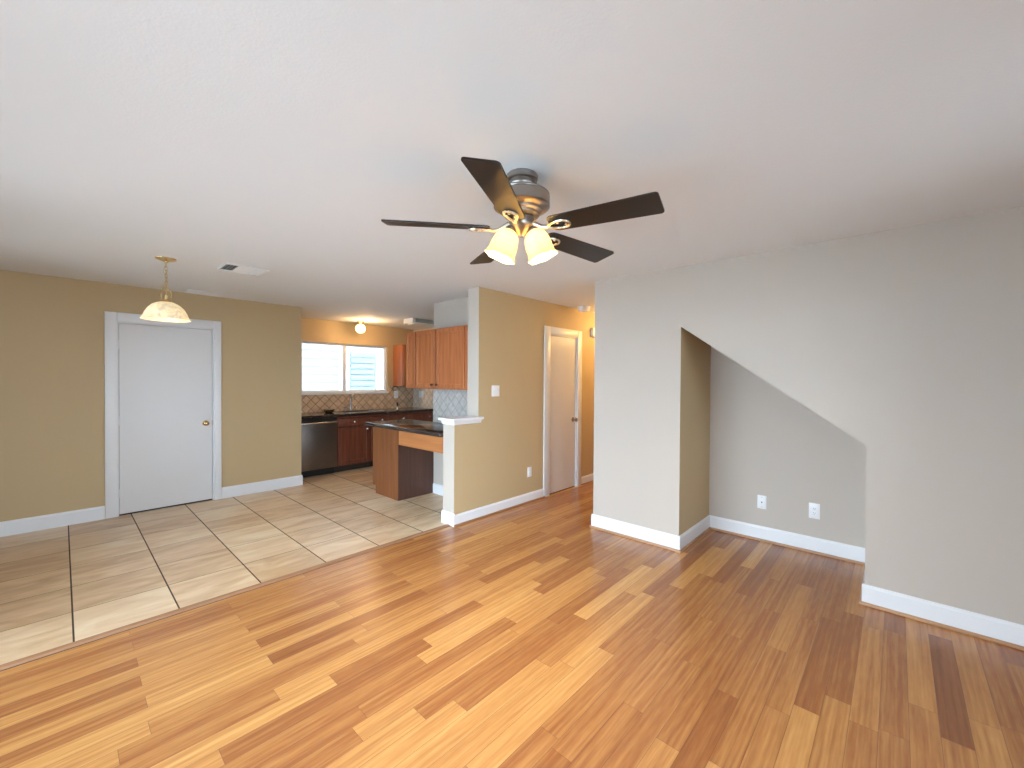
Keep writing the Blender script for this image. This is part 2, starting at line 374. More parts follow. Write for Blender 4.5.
# ---------------------------------------------------------------- shell
mb = MB().box(XL-.1, XH+.1, YB-.1, YK+.15, CEIL, CEIL+.12)
struct('ceiling', mb, MC, 'flat white painted ceiling', 'ceiling')
DY = 5.985   # door wall
mb = MB()
mb.box(XL-.12, XL, YB-.1, 0.50, 0, CEIL).box(XL-.12, XL, 3.70, 4.20, 0, CEIL).box(XL-.12, XL, 4.80, DY+.1, 0, CEIL).box(XL-.12, XL, 4.20, 4.80, 0, 0.8).box(XL-.12, XL, 4.20, 4.80, 2.1, CEIL).box(XL-.12, XL, 0.50, 3.70, 2.1, CEIL)
struct('wall_left', mb, MW, 'beige wall with the wide glass patio door', 'wall')
mb = MB()
mb.box(XL, -0.8, YB-.12, YB, 0, CEIL).box(0.9, 1.7, YB-.12, YB, 0, CEIL).box(2.5, 4.45, YB-.12, YB, 0, CEIL).box(1.7, 2.5, YB-.12, YB, 0, 0.7).box(1.7, 2.5, YB-.12, YB, 2.1, CEIL).box(-0.8, 0.9, YB-.12, YB, 0, 0.4).box(-0.8, 0.9, YB-.12, YB, 2.1, CEIL)
struct('wall_back', mb, MW, 'beige wall with a window behind the viewer', 'wall')
DX0, DX1, DH = 0.395, 1.235, 2.045
mb = MB()
mb.box(XL-.1, DX0, DY, DY+.12, 0, CEIL).box(DX1, 2.23, DY, DY+.12, 0, CEIL).box(DX0, DX1, DY, DY+.12, DH, CEIL).box(DX0, DX1, DY+.10, DY+.12, 0, DH)
mb.box(2.11, 2.23, DY+.12, YK+.12, 0, CEIL)
struct('wall_dining', mb, MWT, 'tan wall around the large white door', 'wall')
WX0, WX1, WZ0, WZ1 = 2.60, 4.135, 1.225, 2.06
mb = MB()
mb.box(2.23, WX0, YK, YK+.12, 0, CEIL).box(WX1, 4.8, YK, YK+.12, 0, CEIL).box(WX0, WX1, YK, YK+.12, 0, WZ0-.03).box(WX0, WX1, YK, YK+.12, WZ1, CEIL)
struct('wall_kitchen', mb, MWT, 'tan kitchen wall around the sink window', 'wall')
mb = MB().box(4.70, 4.82, 3.392, YK, 0, CEIL)
struct('wall_far_right', mb, MW, 'beige wall at the right end of the kitchen counter', 'wall')
MY0, MY1, HX, FX = 3.217, 3.392, 2.643, 2.965
D2A, D2B = 4.175, 4.79
mb = MB()
mb.box(FX, D2A, MY0, MY1, 0, CEIL).box(D2B, XH+.1, MY0, MY1, 0, CEIL).box(D2A, D2B, MY0, MY1, 2.04, CEIL).box(D2A, D2B, MY1-.02, MY1, 0, 2.04)
mb.box(HX, FX, MY0, MY1, 0, 1.03)
struct('wall_middle', mb, [MWT], 'tan wall between living room and kitchen with a half height end', 'wall')
# the end faces get the lighter wall material
me = bpy.data.objects['wall_middle'].data; me.materials.append(MW)
for p in me.polygons:
    if p.normal.x < -.9 and (abs(p.center.x-HX) < .01 or abs(p.center.x-FX) < .01): p.material_index = 1
mb = MB().box(3.25, 3.37, MY1, 4.372, 0, CEIL)
struct('wall_stub', mb, MW, 'short beige wall behind the upper oak cabinets', 'wall')
RX, NX = 3.583, 4.36
NY0, NY1, NZ0, NZ1 = 0.141, 1.356, 1.042, 1.920
mb = MB()
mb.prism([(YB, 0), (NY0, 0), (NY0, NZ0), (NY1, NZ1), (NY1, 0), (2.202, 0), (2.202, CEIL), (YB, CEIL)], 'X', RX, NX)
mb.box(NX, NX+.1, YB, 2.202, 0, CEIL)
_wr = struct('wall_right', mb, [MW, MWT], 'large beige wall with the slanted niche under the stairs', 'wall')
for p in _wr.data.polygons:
    if p.normal.y < -.9 and abs(p.center.y-NY1) < .01: p.material_index = 1  # niche side takes the tan: its dim warm light put into the colour
mb = MB().box(NX+.1, XH, 2.08, 2.202, 0, CEIL)
struct('wall_hall', mb, MWT, 'tan hall wall behind the staircase wall', 'wall')
mb = MB().box(XH, XH+.1, 2.08, MY0, 0, CEIL)
struct('wall_hall_end', mb, MWT, 'tan wall closing the hall', 'wall')

# ---------------------------------------------------------------- baseboards and shoe moulding
def base_prof(h, t): return [(0, 0), (t, 0), (t, h-.018), (t*.55, h-.006), (t*.45, h), (0, h)]
def run_x(mb, x0, x1, y, s, h, t=.014):   # along x; s=-1: sticks out to -y
    mb.prism([(y+s*a, b) for a, b in base_prof(h, t)], 'X', x0, x1)
def run_y(mb, y0, y1, x, s, h, t=.014):
    mb.prism([(x+s*a, b) for a, b in base_prof(h, t)], 'Y', y0, y1)
mb = MB(); run_x(mb, XL, DX0-.095, DY, -1, .135); run_x(mb, DX1+.075, 2.23, DY, -1, .135); run_y(mb, DY-.014, DY+.3, 2.23, 1, .135)
struct('baseboard_dining', mb, MT, 'white baseboard along the tan wall beside the large white door', 'baseboard')
mb = MB(); run_x(mb, HX, D2A-.115, MY0, -1, .112); run_x(mb, D2B+.1, XH, MY0, -1, .112)
run_y(mb, MY0-.014, MY1+.012, HX, -1, .125)
struct('baseboard_middle', mb, MT, 'white baseboard along the middle tan wall', 'baseboard')
mb = MB(); run_y(mb, MY1, 4.368, 3.25, -1, .125)
struct('baseboard_stub', mb, MT, 'white baseboard in the knee space under the peninsula', 'baseboard')
mb = MB(); run_y(mb, YB, NY0+.014, RX, -1, .13); run_y(mb, NY1-.014, 2.216, RX, -1, .13)
run_x(mb, RX, NX-.014, NY1, -1, .13); run_x(mb, RX, NX-.014, NY0, 1, .13); run_y(mb, NY0, NY1, NX, -1, .13)
run_x(mb, RX, NX, 2.202, 1, .13)
struct('baseboard_right', mb, MT, 'white baseboard along the staircase wall and niche', 'baseboard')
def shoe_prof(t=.014, h=.018): return [(0, 0), (t, 0), (t, h*.35), (t*.8, h*.75), (t*.4, h), (0, h)]
mb = MB()
mb.prism([(RX-.014-a, b) for a, b in shoe_prof()], 'Y', YB, NY0+.028); mb.prism([(RX-.014-a, b) for a, b in shoe_prof()], 'Y', NY1-.028, 2.23)
mb.prism([(NX-.014-a, b) for a, b in shoe_prof()], 'Y', NY0+.014, NY1-.014)
mb.prism([(NY1-.014-a, b) for a, b in shoe_prof()], 'X', RX-.014, NX-.014); mb.prism([(NY0+.014+a, b) for a, b in shoe_prof()], 'X', RX-.014, NX-.014)
struct('trim_2', mb, MSHOE, 'wooden shoe moulding along the staircase wall', 'moulding')
mb = MB(); mb.prism([(MY0-.014-a, b) for a, b in shoe_prof()], 'X', HX-.01, D2A-.1); mb.prism([(MY0-.014-a, b) for a, b in shoe_prof()], 'X', D2B+.1, XH)
struct('trim_3', mb, MSHOEX, 'dark wooden shoe moulding along the middle wall', 'moulding')
# half wall cap
mb = MB()
mb.box(HX-.045, FX+.04, MY0-.045, MY1+.03, 1.045, 1.07, .005, 2)
mb.prism([(MY0, 1.005), (MY0-.012, 1.01), (MY0-.018, 1.03), (MY0-.03, 1.045), (MY0, 1.045)], 'X', HX-.02, FX+.03)
mb.prism([(HX, 1.005), (HX-.012, 1.01), (HX-.018, 1.03), (HX-.03, 1.045), (HX, 1.045)], 'Y', MY0-.018, MY1+.01)
mb.box(HX, FX, MY0, MY1, 1.03, 1.046)
struct('trim_4', mb, MWH, 'white moulded cap on the half wall', 'ledge')

# ---------------------------------------------------------------- doors
def knob(parent, mat, x, z, y):
    mb = MB(); M = Matrix.Translation((x, y, z)) @ Matrix.Rotation(PI/2, 4, 'X')
    mb.lathe([(0, 0), (.031, 0), (.031, .004), (.022, .009), (.011, .012), (.010, .030), (.018, .036), (.026, .046), (.027, .056), (.020, .064), (.008, .068), (0, .068)], 24, M)
    o = mb.obj('door_knob', mat, parent); return o
def door(name, label, x0, x1, h, y, casing, kmat, kx, hinge_left=True, gap=.016, cl=None):
    t = thing(name, label, 'door', (x0, y, 0), kind='structure')
    w = x1-x0; c = casing; cz = .092
    mb = MB()
    def cas(a0, a1, z0, z1): mb.box(a0, a1, -.018, 0, z0, z1, .004, 2)
    cas(-c, 0.0, 0, h+cz); cas(w, w+(cl or c), 0, h+cz); cas(0, w, h, h+cz)
    mb.box(0.0, .012, 0, .095, 0, h); mb.box(w-.012, w, 0, .095, 0, h); mb.box(.012, w-.012, 0, .095, h-.012, h)
    mb.box(.012, .022, .055, .07, 0, h-.012); mb.box(w-.022, w-.012, .055, .07, 0, h-.012)
    tag(mb.obj('door_casing', MT, t), 'white casing')
    mb = MB().box(.016, w-.016, .012, .048, gap, h-.016, .002)
    leaf = mb.obj('door_leaf', MD, t)
    k = knob(t, kmat, kx-x0, .925, .012); k.parent = leaf; k['label'] = 'round metal door knob'
    lx = w-.016
    mb = MB().box(lx-.001, lx+.003, .006, .03, .90, .955); tag(mb.obj('latch_plate', MBN, leaf), 'small metal latch plate')
    for hz in (.24, 1.0, 1.80):
        mb = MB(); mb.cyl((.014, .006, hz-.045), (.014, .006, hz+.045), .0055, 10); mb.box(.014, .034, .008, .0125, hz-.044, hz+.044)
        mb.obj('hinge', MD, leaf)
    mb = MB().box(.012, w-.012, .02, .09, 0, .012); tag(mb.obj('door_sweep', MBK, t), 'black gap strip under the door')
    return t
door('door_1', 'large flat white door in the tan dining wall', DX0, DX1, DH, DY, .093, MBR, 1.157, cl=.073)
door('door_2', 'narrow flat white door in the middle tan wall by the hall', D2A, D2B, 2.04, MY0, .118, MBN, 4.715, gap=.012, cl=.098)

# ---------------------------------------------------------------- kitchen window
t = thing('window_1', 'wide white sliding window over the kitchen sink', 'window', (WX0, YK, WZ0), kind='structure')
w, h = WX1-WX0, WZ1-WZ0
q = .018
mb = MB(); mb.box(0, q, .03, .10, 0, h).box(w-q, w, .03, .10, 0, h).box(q, w-q, .03, .10, h-q, h).box(q, w-q, .03, .10, 0, q)
mb.obj('window_frame', MT, t)
mx = 3.335-WX0
mb = MB(); mb.box(mx-.012, mx+.012, .045, .085, q, h-q); mb.obj('window_mullion', MT, t)
for (x0, x1, y0) in ((q, mx-.012, .05), (mx+.012, w-q, .06)):
    fr = MB(); e = .014
    fr.box(x0, x0+e, y0, y0+.03, q, h-q).box(x1-e, x1, y0, y0+.03, q, h-q).box(x0+e, x1-e, y0, y0+.03, h-q-e, h-q).box(x0+e, x1-e, y0, y0+.03, q, q+e)
    sh = fr.obj('window_sash', MT, t)
    MB().box(x0+e, x1-e, y0+.013, y0+.017, q+e, h-q-e).obj('window_pane', MGL, sh)
mb = MB().box(-.012, w+.012, -.03, .10, -.032, -.001, .004, 2); tag(mb.obj('window_sill', MT, t), 'white projecting sill')
# jamb liner lining the opening
# patio door (behind and left of the viewer) and back window
t = thing('door_3', 'wide sliding glass patio door in the left wall', 'door', (XL, 0.50, 0), kind='structure')
mb = MB(); mb.box(-.10, -.02, 0, .05, 0, 2.1).box(-.10, -.02, 3.15, 3.2, 0, 2.1).box(-.10, -.02, .05, 3.15, 2.05, 2.1).box(-.10, -.02, .05, 3.15, 0, .05).box(-.09, -.03, 1.56, 1.64, .05, 2.05)
mb.obj('door_frame', MT, t); MB().box(-.062, -.058, .05, 1.56, .05, 2.05).obj('door_pane', MGL, t); MB().box(-.062, -.058, 1.64, 3.15, .05, 2.05).obj('door_pane', MGL, t)
t = thing('window_2', 'wide window in the wall behind the viewer', 'window', (-.8, YB, .4), kind='structure')
mb = MB(); mb.box(0, .04, -.1, -.03, 0, 1.7).box(1.66, 1.7, -.1, -.03, 0, 1.7).box(.04, 1.66, -.1, -.03, 1.66, 1.7).box(.04, 1.66, -.1, -.03, 0, .04).box(.83, .87, -.09, -.04, .04, 1.66)
mb.obj('window_frame', MT, t); MB().box(.04, .83, -.067, -.063, .04, 1.66).obj('window_pane', MGL, t); MB().box(.87, 1.66, -.067, -.063, .04, 1.66).obj('window_pane', MGL, t)

t = thing('fill_window_back', 'added narrower fill window in the wall behind the viewer, near the staircase wall', 'window', (1.7, YB, .7), kind='structure')  # extra opening added out of view to lift the ceiling at the right
mb = MB(); mb.box(0, .04, -.1, -.03, 0, 1.4).box(.76, .8, -.1, -.03, 0, 1.4).box(.04, .76, -.1, -.03, 1.36, 1.4).box(.04, .76, -.1, -.03, 0, .04)
mb.obj('window_frame', MT, t); MB().box(.04, .76, -.067, -.063, .04, 1.36).obj('window_pane', MGL, t)

t = thing('fill_window_dining', 'added fill window in the left wall beside the dining tile', 'window', (XL, 4.2, .8), kind='structure')  # unseen opening added to brighten the tile and the dining end
mb = MB(); mb.box(-.1, -.03, 0, .04, 0, 1.3).box(-.1, -.03, .56, .6, 0, 1.3).box(-.1, -.03, .04, .56, 1.26, 1.3).box(-.1, -.03, .04, .56, 0, .04)
mb.obj('window_frame', MT, t); MB().box(-.067, -.063, .04, .56, .04, 1.26).obj('window_pane', MGL, t)

# ---------------------------------------------------------------- outside
mb = MB().box(-8, 12, YK+.12, YK+.24, CEIL, 8.0).box(-8, 2.11, YK+.12, YK+.24, -.3, CEIL).box(4.8, 12, YK+.12, YK+.24, -.3, CEIL)
struct('sky_block_wall', mb, MSIDE, 'added pale outer wall blocking sky light above the kitchen window', 'wall')  # unseen upper wall added to keep sky light out of the gap
t = thing('neighbor_house', 'pale neighbouring house with lap siding seen through the kitchen window', 'building', (3.4, 9.2, -.3))
mb = MB()
for i in range(48):
    z = i*.17
    mb.prism([(0, z), (.03, z), (.008, z+.17), (0, z+.17)], 'X', -8, .80, M=Matrix.Scale(-1, 4, (0, 1, 0)))
mb.box(-8, .80, 0, .3, 0, 8.16)  # house raised far above the view to cut sky light on its siding
mb.obj('siding_wall', MSIDE, t)
mb = MB().box(.80, .92, -.05, .3, 0, 8.16); mb.obj('corner_board', MT, t)
mb = MB().box(.92, 8.4, .5, .6, 0, 8.16); w2 = tag(mb.obj('side_wall', plain('wall_pale_blue', (0.60, 0.63, 0.65), .7), t), 'pale blue wall section')
mb = MB()
for x in (1.25, 1.99, 2.8): mb.box(x, x+.06, .46, .5, 0, 8.16)
mb.obj('batten', MT, t)
mb = MB()
for i in range(11): mb.box(1.33, 1.95, .46, .498, .9+i*.14, 1.0+i*.14)
mb.obj('window_shutter', plain('shutter_teal', (0.44, 0.54, 0.54), .6), t)
mb = MB().box(-30, 40, YK+.16, 60, -.35, -.3).box(-60, XL-.14, -40, 60, -.35, -.31).box(XL, 40, -40, YB-.14, -.35, -.31)
tag(mb.obj('ground', MGRD, smooth=False), 'grey paved ground outside the house', 'ground', kind='structure')

# ---------------------------------------------------------------- ceiling fan
FXc, FYc = 1.490, 1.321
def build_fan():
    t = thing('ceiling_fan', 'five-blade dark brown ceiling fan with two glowing frosted glass shades', 'fan', (FXc, FYc, CEIL))
    mb = MB(); mb.lathe([(0, 0), (.072, 0), (.076, -.006), (.074, -.026), (.062, -.030), (.062, -.036), (.066, -.05), (.060, -.062), (.03, -.066), (0, -.066)], 40)
    mb.obj('ceiling_canopy', MBN, t)
    mb = MB(); mb.lathe([(0, -.066), (.05, -.070), (.10, -.078), (.124, -.086), (.132, -.094), (.129, -.099), (.133, -.104), (.133, -.152), (.122, -.160), (.100, -.166), (.098, -.176), (.085, -.182), (.083, -.192), (.066, -.200), (0, -.200)], 48)
    mb.obj('motor_housing', MBN, t)
    mb = MB(); mb.lathe([(0, -.198), (.052, -.198), (.060, -.206), (.060, -.232), (.054, -.246), (.044, -.254), (.040, -.262), (.026, -.274), (.012, -.282), (.010, -.290), (0, -.292)], 40)
    hub = mb.obj('light_hub', MBN, t)
    mb = MB(); mb.cyl((-.045*.735, -.045*.68, -.215), (-.063*.735, -.063*.68, -.216), .004, 8); mb.obj('pull_switch', MBK, hub)
    # blades
    zb = 2.175-CEIL; pitch = math.radians(12)
    blade = None
    for k in range(5):
        a = math.radians(65+72*k)
        bo = None
        M = Matrix.Rotation(a, 4, 'Z')
        if blade is None:
            pts = []
            r0, r1, w0, w1 = .150, .642, .057, .070
            def corner(cx, cy, rad, a0, a1, n=5): return [(cx+rad*math.cos(a0+(a1-a0)*i/n), cy+rad*math.sin(a0+(a1-a0)*i/n)) for i in range(n+1)]
            pts += corner(r0+.03, -w0+.03, .03, PI, 1.5*PI); pts += corner(r1-.016, -w1+.016, .016, 1.5*PI, 2*PI)
            pts += corner(r1-.016, w1-.016, .016, 0, PI/2); pts += corner(r0+.03, w0-.03, .03, PI/2, PI)
            mb = MB(); mb.prism(pts, 'Z', -.0035, .0035)
            blade = mb.obj('blade', MBLD, t, (0, 0, zb)); blade_me = blade.data
            # arm in the blade's own frame (x radial)
            mb = MB()
            lp = []
            for i in range(48):
                q = 2*PI*i/24; lp.append((.195+.052*math.cos(q), .027*math.sin(q)*(1+.35*math.cos(q)), -.010))
            mb.tube(lp, .0068, 8, closed=True)
            lp2 = [(.150, 0, -.010), (.175, .012, -.010), (.20, 0, -.010), (.175, -.012, -.010)]
            mb.tube([(.060, 0, .022), (.085, 0, .008), (.11, 0, -.006), (.135, 0, -.011), (.148, 0, -.011)], [.012, .010, .009, .009, .008], 10)
            for sx, sy in ((.20, .021), (.20, -.021), (.232, 0)): mb.lathe([(0, -.006), (.006, -.004), (.007, 0)], 10, Matrix.Translation((sx, sy, -.014)))
            arm = mb.obj('blade_arm', MBRA, blade)
        else:
            b2 = blade.copy(); COL.objects.link(b2); b2.parent = t
            a2 = arm.copy(); COL.objects.link(a2); a2.parent = b2; bo = b2
        o = blade if bo is None else bo
        o.rotation_mode = 'QUATERNION'
        o.rotation_quaternion = (Matrix.Rotation(math.radians(1.1), 4, Vector((.7344, .6788, 0))) @ M @ Matrix.Rotation(-pitch, 4, 'X')).to_quaternion()
    # two lamps, side by side across the view
    rd = math.radians(42.74-90)
    for sgn in (-1, 1):
        ax = Vector((math.cos(rd)*sgn, math.sin(rd)*sgn, 0))
        d = (ax*.36+Vector((0, 0, -1))*.93).normalized()
        p = Vector((0, 0, -.235))+ax*.045
        q = Vector((0, 0, 1)).rotation_difference(d)
        M = Matrix.Translation(p) @ q.to_matrix().to_4x4()
        mb = MB(); mb.lathe([(0, -.01), (.014, -.01), (.016, .012), (.026, .018), (.028, .036), (0, .036)], 20, M)
        so = mb.obj('lamp_socket', MBN, t)
        mb = MB()
        wv = lambda u, r, z: 1+(.07*max(0, (z-.10)/.06)*math.cos(2*PI*u*6))
        prof = [(.024, .026), (.036, .034), (.051, .052), (.060, .078), (.064, .105), (.064, .130), (.068, .152), (.075, .164)]
        prof2 = [(r-.003, z) for r, z in prof[::-1]]
        mb.lathe(prof+prof2+[prof[0]], 48, M, wv)
        mb.obj('lamp_shade', MSHF, so)
        mb = MB(); mb.lathe([(0, .035), (.012, .038), (.014, .055), (.024, .075), (.027, .09), (.020, .108), (0, .115)], 20, M)
        mb.obj('light_bulb', MFB, so)
    return t
MBRA = plain('arm_nickel', (0.78, 0.70, 0.55), .22, 1.0)
build_fan()

# ---------------------------------------------------------------- pendant
def build_pendant():
    t = thing('pendant_lamp', 'alabaster glass bowl pendant lamp on a brass chain above the dining tile', 'lamp', (.584, 4.395, CEIL))
    mb = MB(); mb.lathe([(0, 0), (.072, 0), (.070, -.006), (.045, -.016), (.018, -.022), (.010, -.034), (0, -.036)], 32); mb.obj('ceiling_canopy', MBR, t)
    mb = MB(); z = -.034; i = 0
    while z > -.345:
        pts = [(.008*math.cos(q)*(1 if i % 2 else 0), .008*math.cos(q)*(0 if i % 2 else 1), z-.017+.0185*math.sin(q)) for q in [2*PI*j/12 for j in range(12)]]
        mb.tube(pts, .0022, 6, closed=True); z -= .029; i += 1
    mb.obj('chain', MBR, t)
    mb = MB()
    for (dx, dy) in ((.014, 0), (-.03, .01)):
        mb.tube([(0, 0, -.03), (dx*.6, dy, -.10), (dx*-.5, dy*.5, -.17), (dx, dy, -.24), (dx*1.6, dy, -.30), (dx*.4, 0, -.345)], .0020, 6)
    mb.obj('power_cord', plain('cord_gold', (.50, .40, .22), .4), t)
    mb = MB()
    for k in range(3):
        a = 2*PI*k/3+.4; c, s_ = math.cos(a), math.sin(a)
        mb.tube([(0, 0, -.225), (.018*c, .018*s_, -.235), (.036*c, .036*s_, -.265), (.040*c, .040*s_, -.30), (.028*c, .028*s_, -.335), (.02*c, .02*s_, -.35)], .0028, 6)
    mb.lathe([(0, -.338), (.030, -.340), (.034, -.350), (.028, -.362), (0, -.364)], 24)
    mb.obj('shade_holder', MBR, t)
    mb = MB()
    prof = [(.020, -.352), (.055, -.358), (.090, -.378), (.118, -.408), (.136, -.440), (.146, -.468), (.158, -.490), (.163, -.497)]
    mb.lathe(prof+[(r-.004, z-.001) for r, z in prof[::-1]]+[prof[0]], 48)
    sh = mb.obj('lamp_shade', MSHP, t)
    mb = MB(); mb.lathe([(0, -.364), (.014, -.366), (.016, -.39), (.028, -.415), (.030, -.435), (.02, -.452), (0, -.458)], 20); mb.obj('light_bulb', lampglass('pendant_bulb', (1.0, 0.8, 0.5), 2.0), t)
    point('pendant_light', (.584, 4.395, CEIL-.475), 0.7, (1, .78, .48), .035)
build_pendant()

# ---------------------------------------------------------------- kitchen ceiling lights
t = thing('globe_light', 'small glowing glass globe light on the kitchen ceiling near the window', 'lamp', (3.43, 6.66, CEIL))
mb = MB(); mb.lathe([(0, 0), (.06, 0), (.06, -.01), (.04, -.03), (.036, -.05), (0, -.05)], 28); mb.obj('ceiling_base', MBR, t)
mb = MB(); mb.lathe([(.001, -.048)]+[(.082*math.sin(PI*i/16), -.125+.078*math.cos(PI*i/16)) for i in range(2, 16)]+[(0, -.203)], 32); mb.obj('glass_globe', MGLB, t)
point('globe_light_source', (3.43, 6.45, CEIL-.16), 9, (1, .62, .28), .08)
t = thing('fluorescent_fixture', 'long shallow unlit light fixture on the kitchen ceiling behind the oak cabinets', 'light fixture', (3.80, 5.64, CEIL))
mb = MB(); mb.box(0, .88, 0, .012, -.06, 0).box(0, .88, .238, .25, -.06, 0).box(0, .88, .012, .238, -.012, 0); mb.obj('fixture_housing', MFIX, t)
mb = MB(); mb.prism([(.012, -.03), (.012, -.06), (.05, -.085), (.20, -.085), (.238, -.06), (.238, -.03)], 'X', .03, .85); mb.obj('diffuser', MLENS, t)
mb = MB(); mb.box(-.02, .03, -.004, .254, -.07, 0); mb.obj('end_cap', MVENT, t); MB().box(.85, .89, -.004, .254, -.07, 0).obj('end_cap', MVENT, t)

# vents
def vent(label, cx, cy, w, d, mode):
    t = thing('ceiling_vent', label, 'vent', (cx, cy, CEIL), group='ceiling air vents over the dining tile')
    mb = MB(); b = .022
    def fr(x0, x1, y0, y1): mb.box(x0, x1, y0, y1, -.014, 0, .003)
    fr(-w/2, w/2, -d/2, -d/2+b); fr(-w/2, w/2, d/2-b, d/2); fr(-w/2, -w/2+b, -d/2+b, d/2-b); fr(w/2-b, w/2, -d/2+b, d/2-b)
    mb.obj('vent_frame', MVENT, t)
    MB().box(-w/2+b, w/2-b, -d/2+b, d/2-b, -.003, -.0005).obj('vent_backing', MDK, t)
    mb = MB()
    if mode == 3:
        n = 4
        for i in range(n):
            x = -w/2+b+.012+i*.022; mb.box(-.008, .008, -d/2+b, d/2-b, -.0008, .0008, M=Matrix.Translation((x, 0, -.010)) @ Matrix.Rotation(math.radians(-41), 4, 'Y'))
            mb.box(-.008, .008, -d/2+b, d/2-b, -.0008, .0008, M=Matrix.Translation((-x, 0, -.010)) @ Matrix.Rotation(math.radians(41), 4, 'Y'))
        y = -d/2+b+.01
        while y < d/2-b:
            mb.box(-w/2+b+.09, w/2-b-.09, -.010, .010, -.0008, .0008, M=Matrix.Translation((0, y, -.010)) @ Matrix.Rotation(math.radians(-35), 4, 'X')); y += .018
    else:
        y = -d/2+b+.01
        while y < d/2-b:
            mb.box(-w/2+b, w/2-b, -.010, .010, -.0008, .0008, M=Matrix.Translation((0, y, -.010)) @ Matrix.Rotation(math.radians(-35), 4, 'X')); y += .018
    tag(mb.obj('vent_slat', MVENT, t), kind='stuff')
vent('white louvered ceiling vent farther from the tan wall', 1.10, 4.28, .34, .30, 3)
vent('white louvered ceiling vent right beside the tan door wall', 1.105, 5.79, .34, .20, 1)

# smoke detector and chime
t = thing('smoke_detector', 'round white smoke detector on the hall ceiling', 'smoke detector', (4.69, 3.05, CEIL))
mb = MB(); mb.lathe([(0, 0), (.088, 0), (.090, -.010), (.082, -.018), (.079, -.042), (.064, -.062), (0, -.065)], 36); mb.obj('detector_body', MPL, t)
mb = MB(); mb.lathe([(.018, -.0645), (.018, -.068), (0, -.068)], 20); mb.obj('test_button', plain('button_grey', (.6, .6, .62), .5), t)
t = thing('door_chime', 'small white chime box high on the tan hall wall', 'door chime', (5.18, MY0, 2.08))
MB().box(-.06, .14, -.05, 0, 0, .125, .008, 2).obj('chime_cover', MPL, t); MB().box(-.02, .10, -.053, -.049, .03, .095).obj('chime_grille', plain('grille', (.7, .7, .68), .5), t)
point('hall_ceiling_lamp_light', (5.55, 2.62, CEIL-.22), 18, (1, .66, .26), .07)
t = thing('hall_light', 'round glass dome light on the hall ceiling', 'lamp', (5.55, 2.62, CEIL))
MB().lathe([(0, 0), (.11, 0), (.11, -.015), (0, -.015)], 32).obj('light_base', MBR, t); MB().lathe([(.10, -.015), (.098, -.05), (.07, -.085), (.03, -.10), (0, -.102)], 32).obj('glass_dome', MGLB, t)

# ---------------------------------------------------------------- plates
def plate(name, label, cat, loc, rz, w, h, kind, group=None):
    t = thing(name, label, cat, loc, rz, group)     # local: front faces -y
    MB().box(-w/2, w/2, -.006, 0, -h/2, h/2, .0025, 2).obj('cover_plate', MPL, t)
    if kind == 'outlet':
        for s in (-1, 1):
            z = s*.0195
            mb = MB(); mb.prism([(.0165*math.cos(q), z+.0165*math.sin(q)*.85) for q in [2*PI*i/20 for i in range(20)]], 'Y', -.0085, -.005); r = mb.obj('socket_face', MPL, t)
            mb = MB(); mb.box(-.0075, -.0050, -.0092, -.0084, z-.001, z+.008).box(.0050, .0075, -.0092, -.0084, z-.001, z+.007).box(-.002, .002, -.0092, -.0084, z-.010, z-.006); mb.obj('slot', MDK, r)
    elif kind == 'jack':
        mb = MB(); mb.cyl((0, -.005, 0), (0, -.014, 0), .0055, 14); mb.obj('coax_jack', plain('jack_metal', (.12, .11, .10), .4, .8), t)
        for s in (-1, 1): mb = MB(); mb.cyl((0, -.005, s*.042), (0, -.0072, s*.042), .003, 10); mb.obj('screw', MBN, t)
    elif kind == 'switch':
        for s in (-1, 1):
            mb = MB(); mb.box(s*.023-.006, s*.023+.006, -.0075, -.005, -.013, .013); sf = mb.obj('switch_frame', MPL, t)
            mb = MB(); mb.prism([(-.005, -.006), (-.005, .008), (-.017, .012), (-.014, .004)], 'X', s*.023-.0045, s*.023+.0045); mb.obj('switch_toggle', MPL, sf)
    return t
plate('light_switch', 'white double light switch on the tan middle wall', 'light switch', (3.215, MY0, 1.337), 0, .118, .12, 'switch')
plate('wall_outlet', 'white wall outlet low on the tan wall left of the narrow white door', 'outlet', (3.797, MY0, .36), 0, .074, .118, 'outlet', 'wall outlets')
plate('cable_jack_plate', 'white cable jack plate at the left in the slanted niche', 'jack plate', (NX, .897, .352), -PI/2, .074, .122, 'jack')
plate('wall_outlet', 'white wall outlet at the right in the slanted niche', 'outlet', (NX, .505, .356), -PI/2, .078, .130, 'outlet', 'wall outlets')
plate('wall_outlet', 'pale outlet on the tiled side wall behind the end of the counter', 'outlet', (4.69, 6.70, 1.17), -PI/2, .14, .13, 'outlet', 'wall outlets')
plate('wall_outlet', 'pale outlet on the window wall tiles with a cord looped above it', 'outlet', (4.31, YK-.010, 1.17), 0, .085, .14, 'outlet', 'wall outlets')
mb = MB(); mb.tube([(4.28+.05*math.cos(q)*1.0, YK-.02, 1.285+.038*math.sin(q)) for q in [2*PI*i/18 for i in range(16)]], .006, 8)
tag(mb.obj('power_cord', MBK), 'dark cord looped above the pale outlet on the window wall tiles', 'cord')

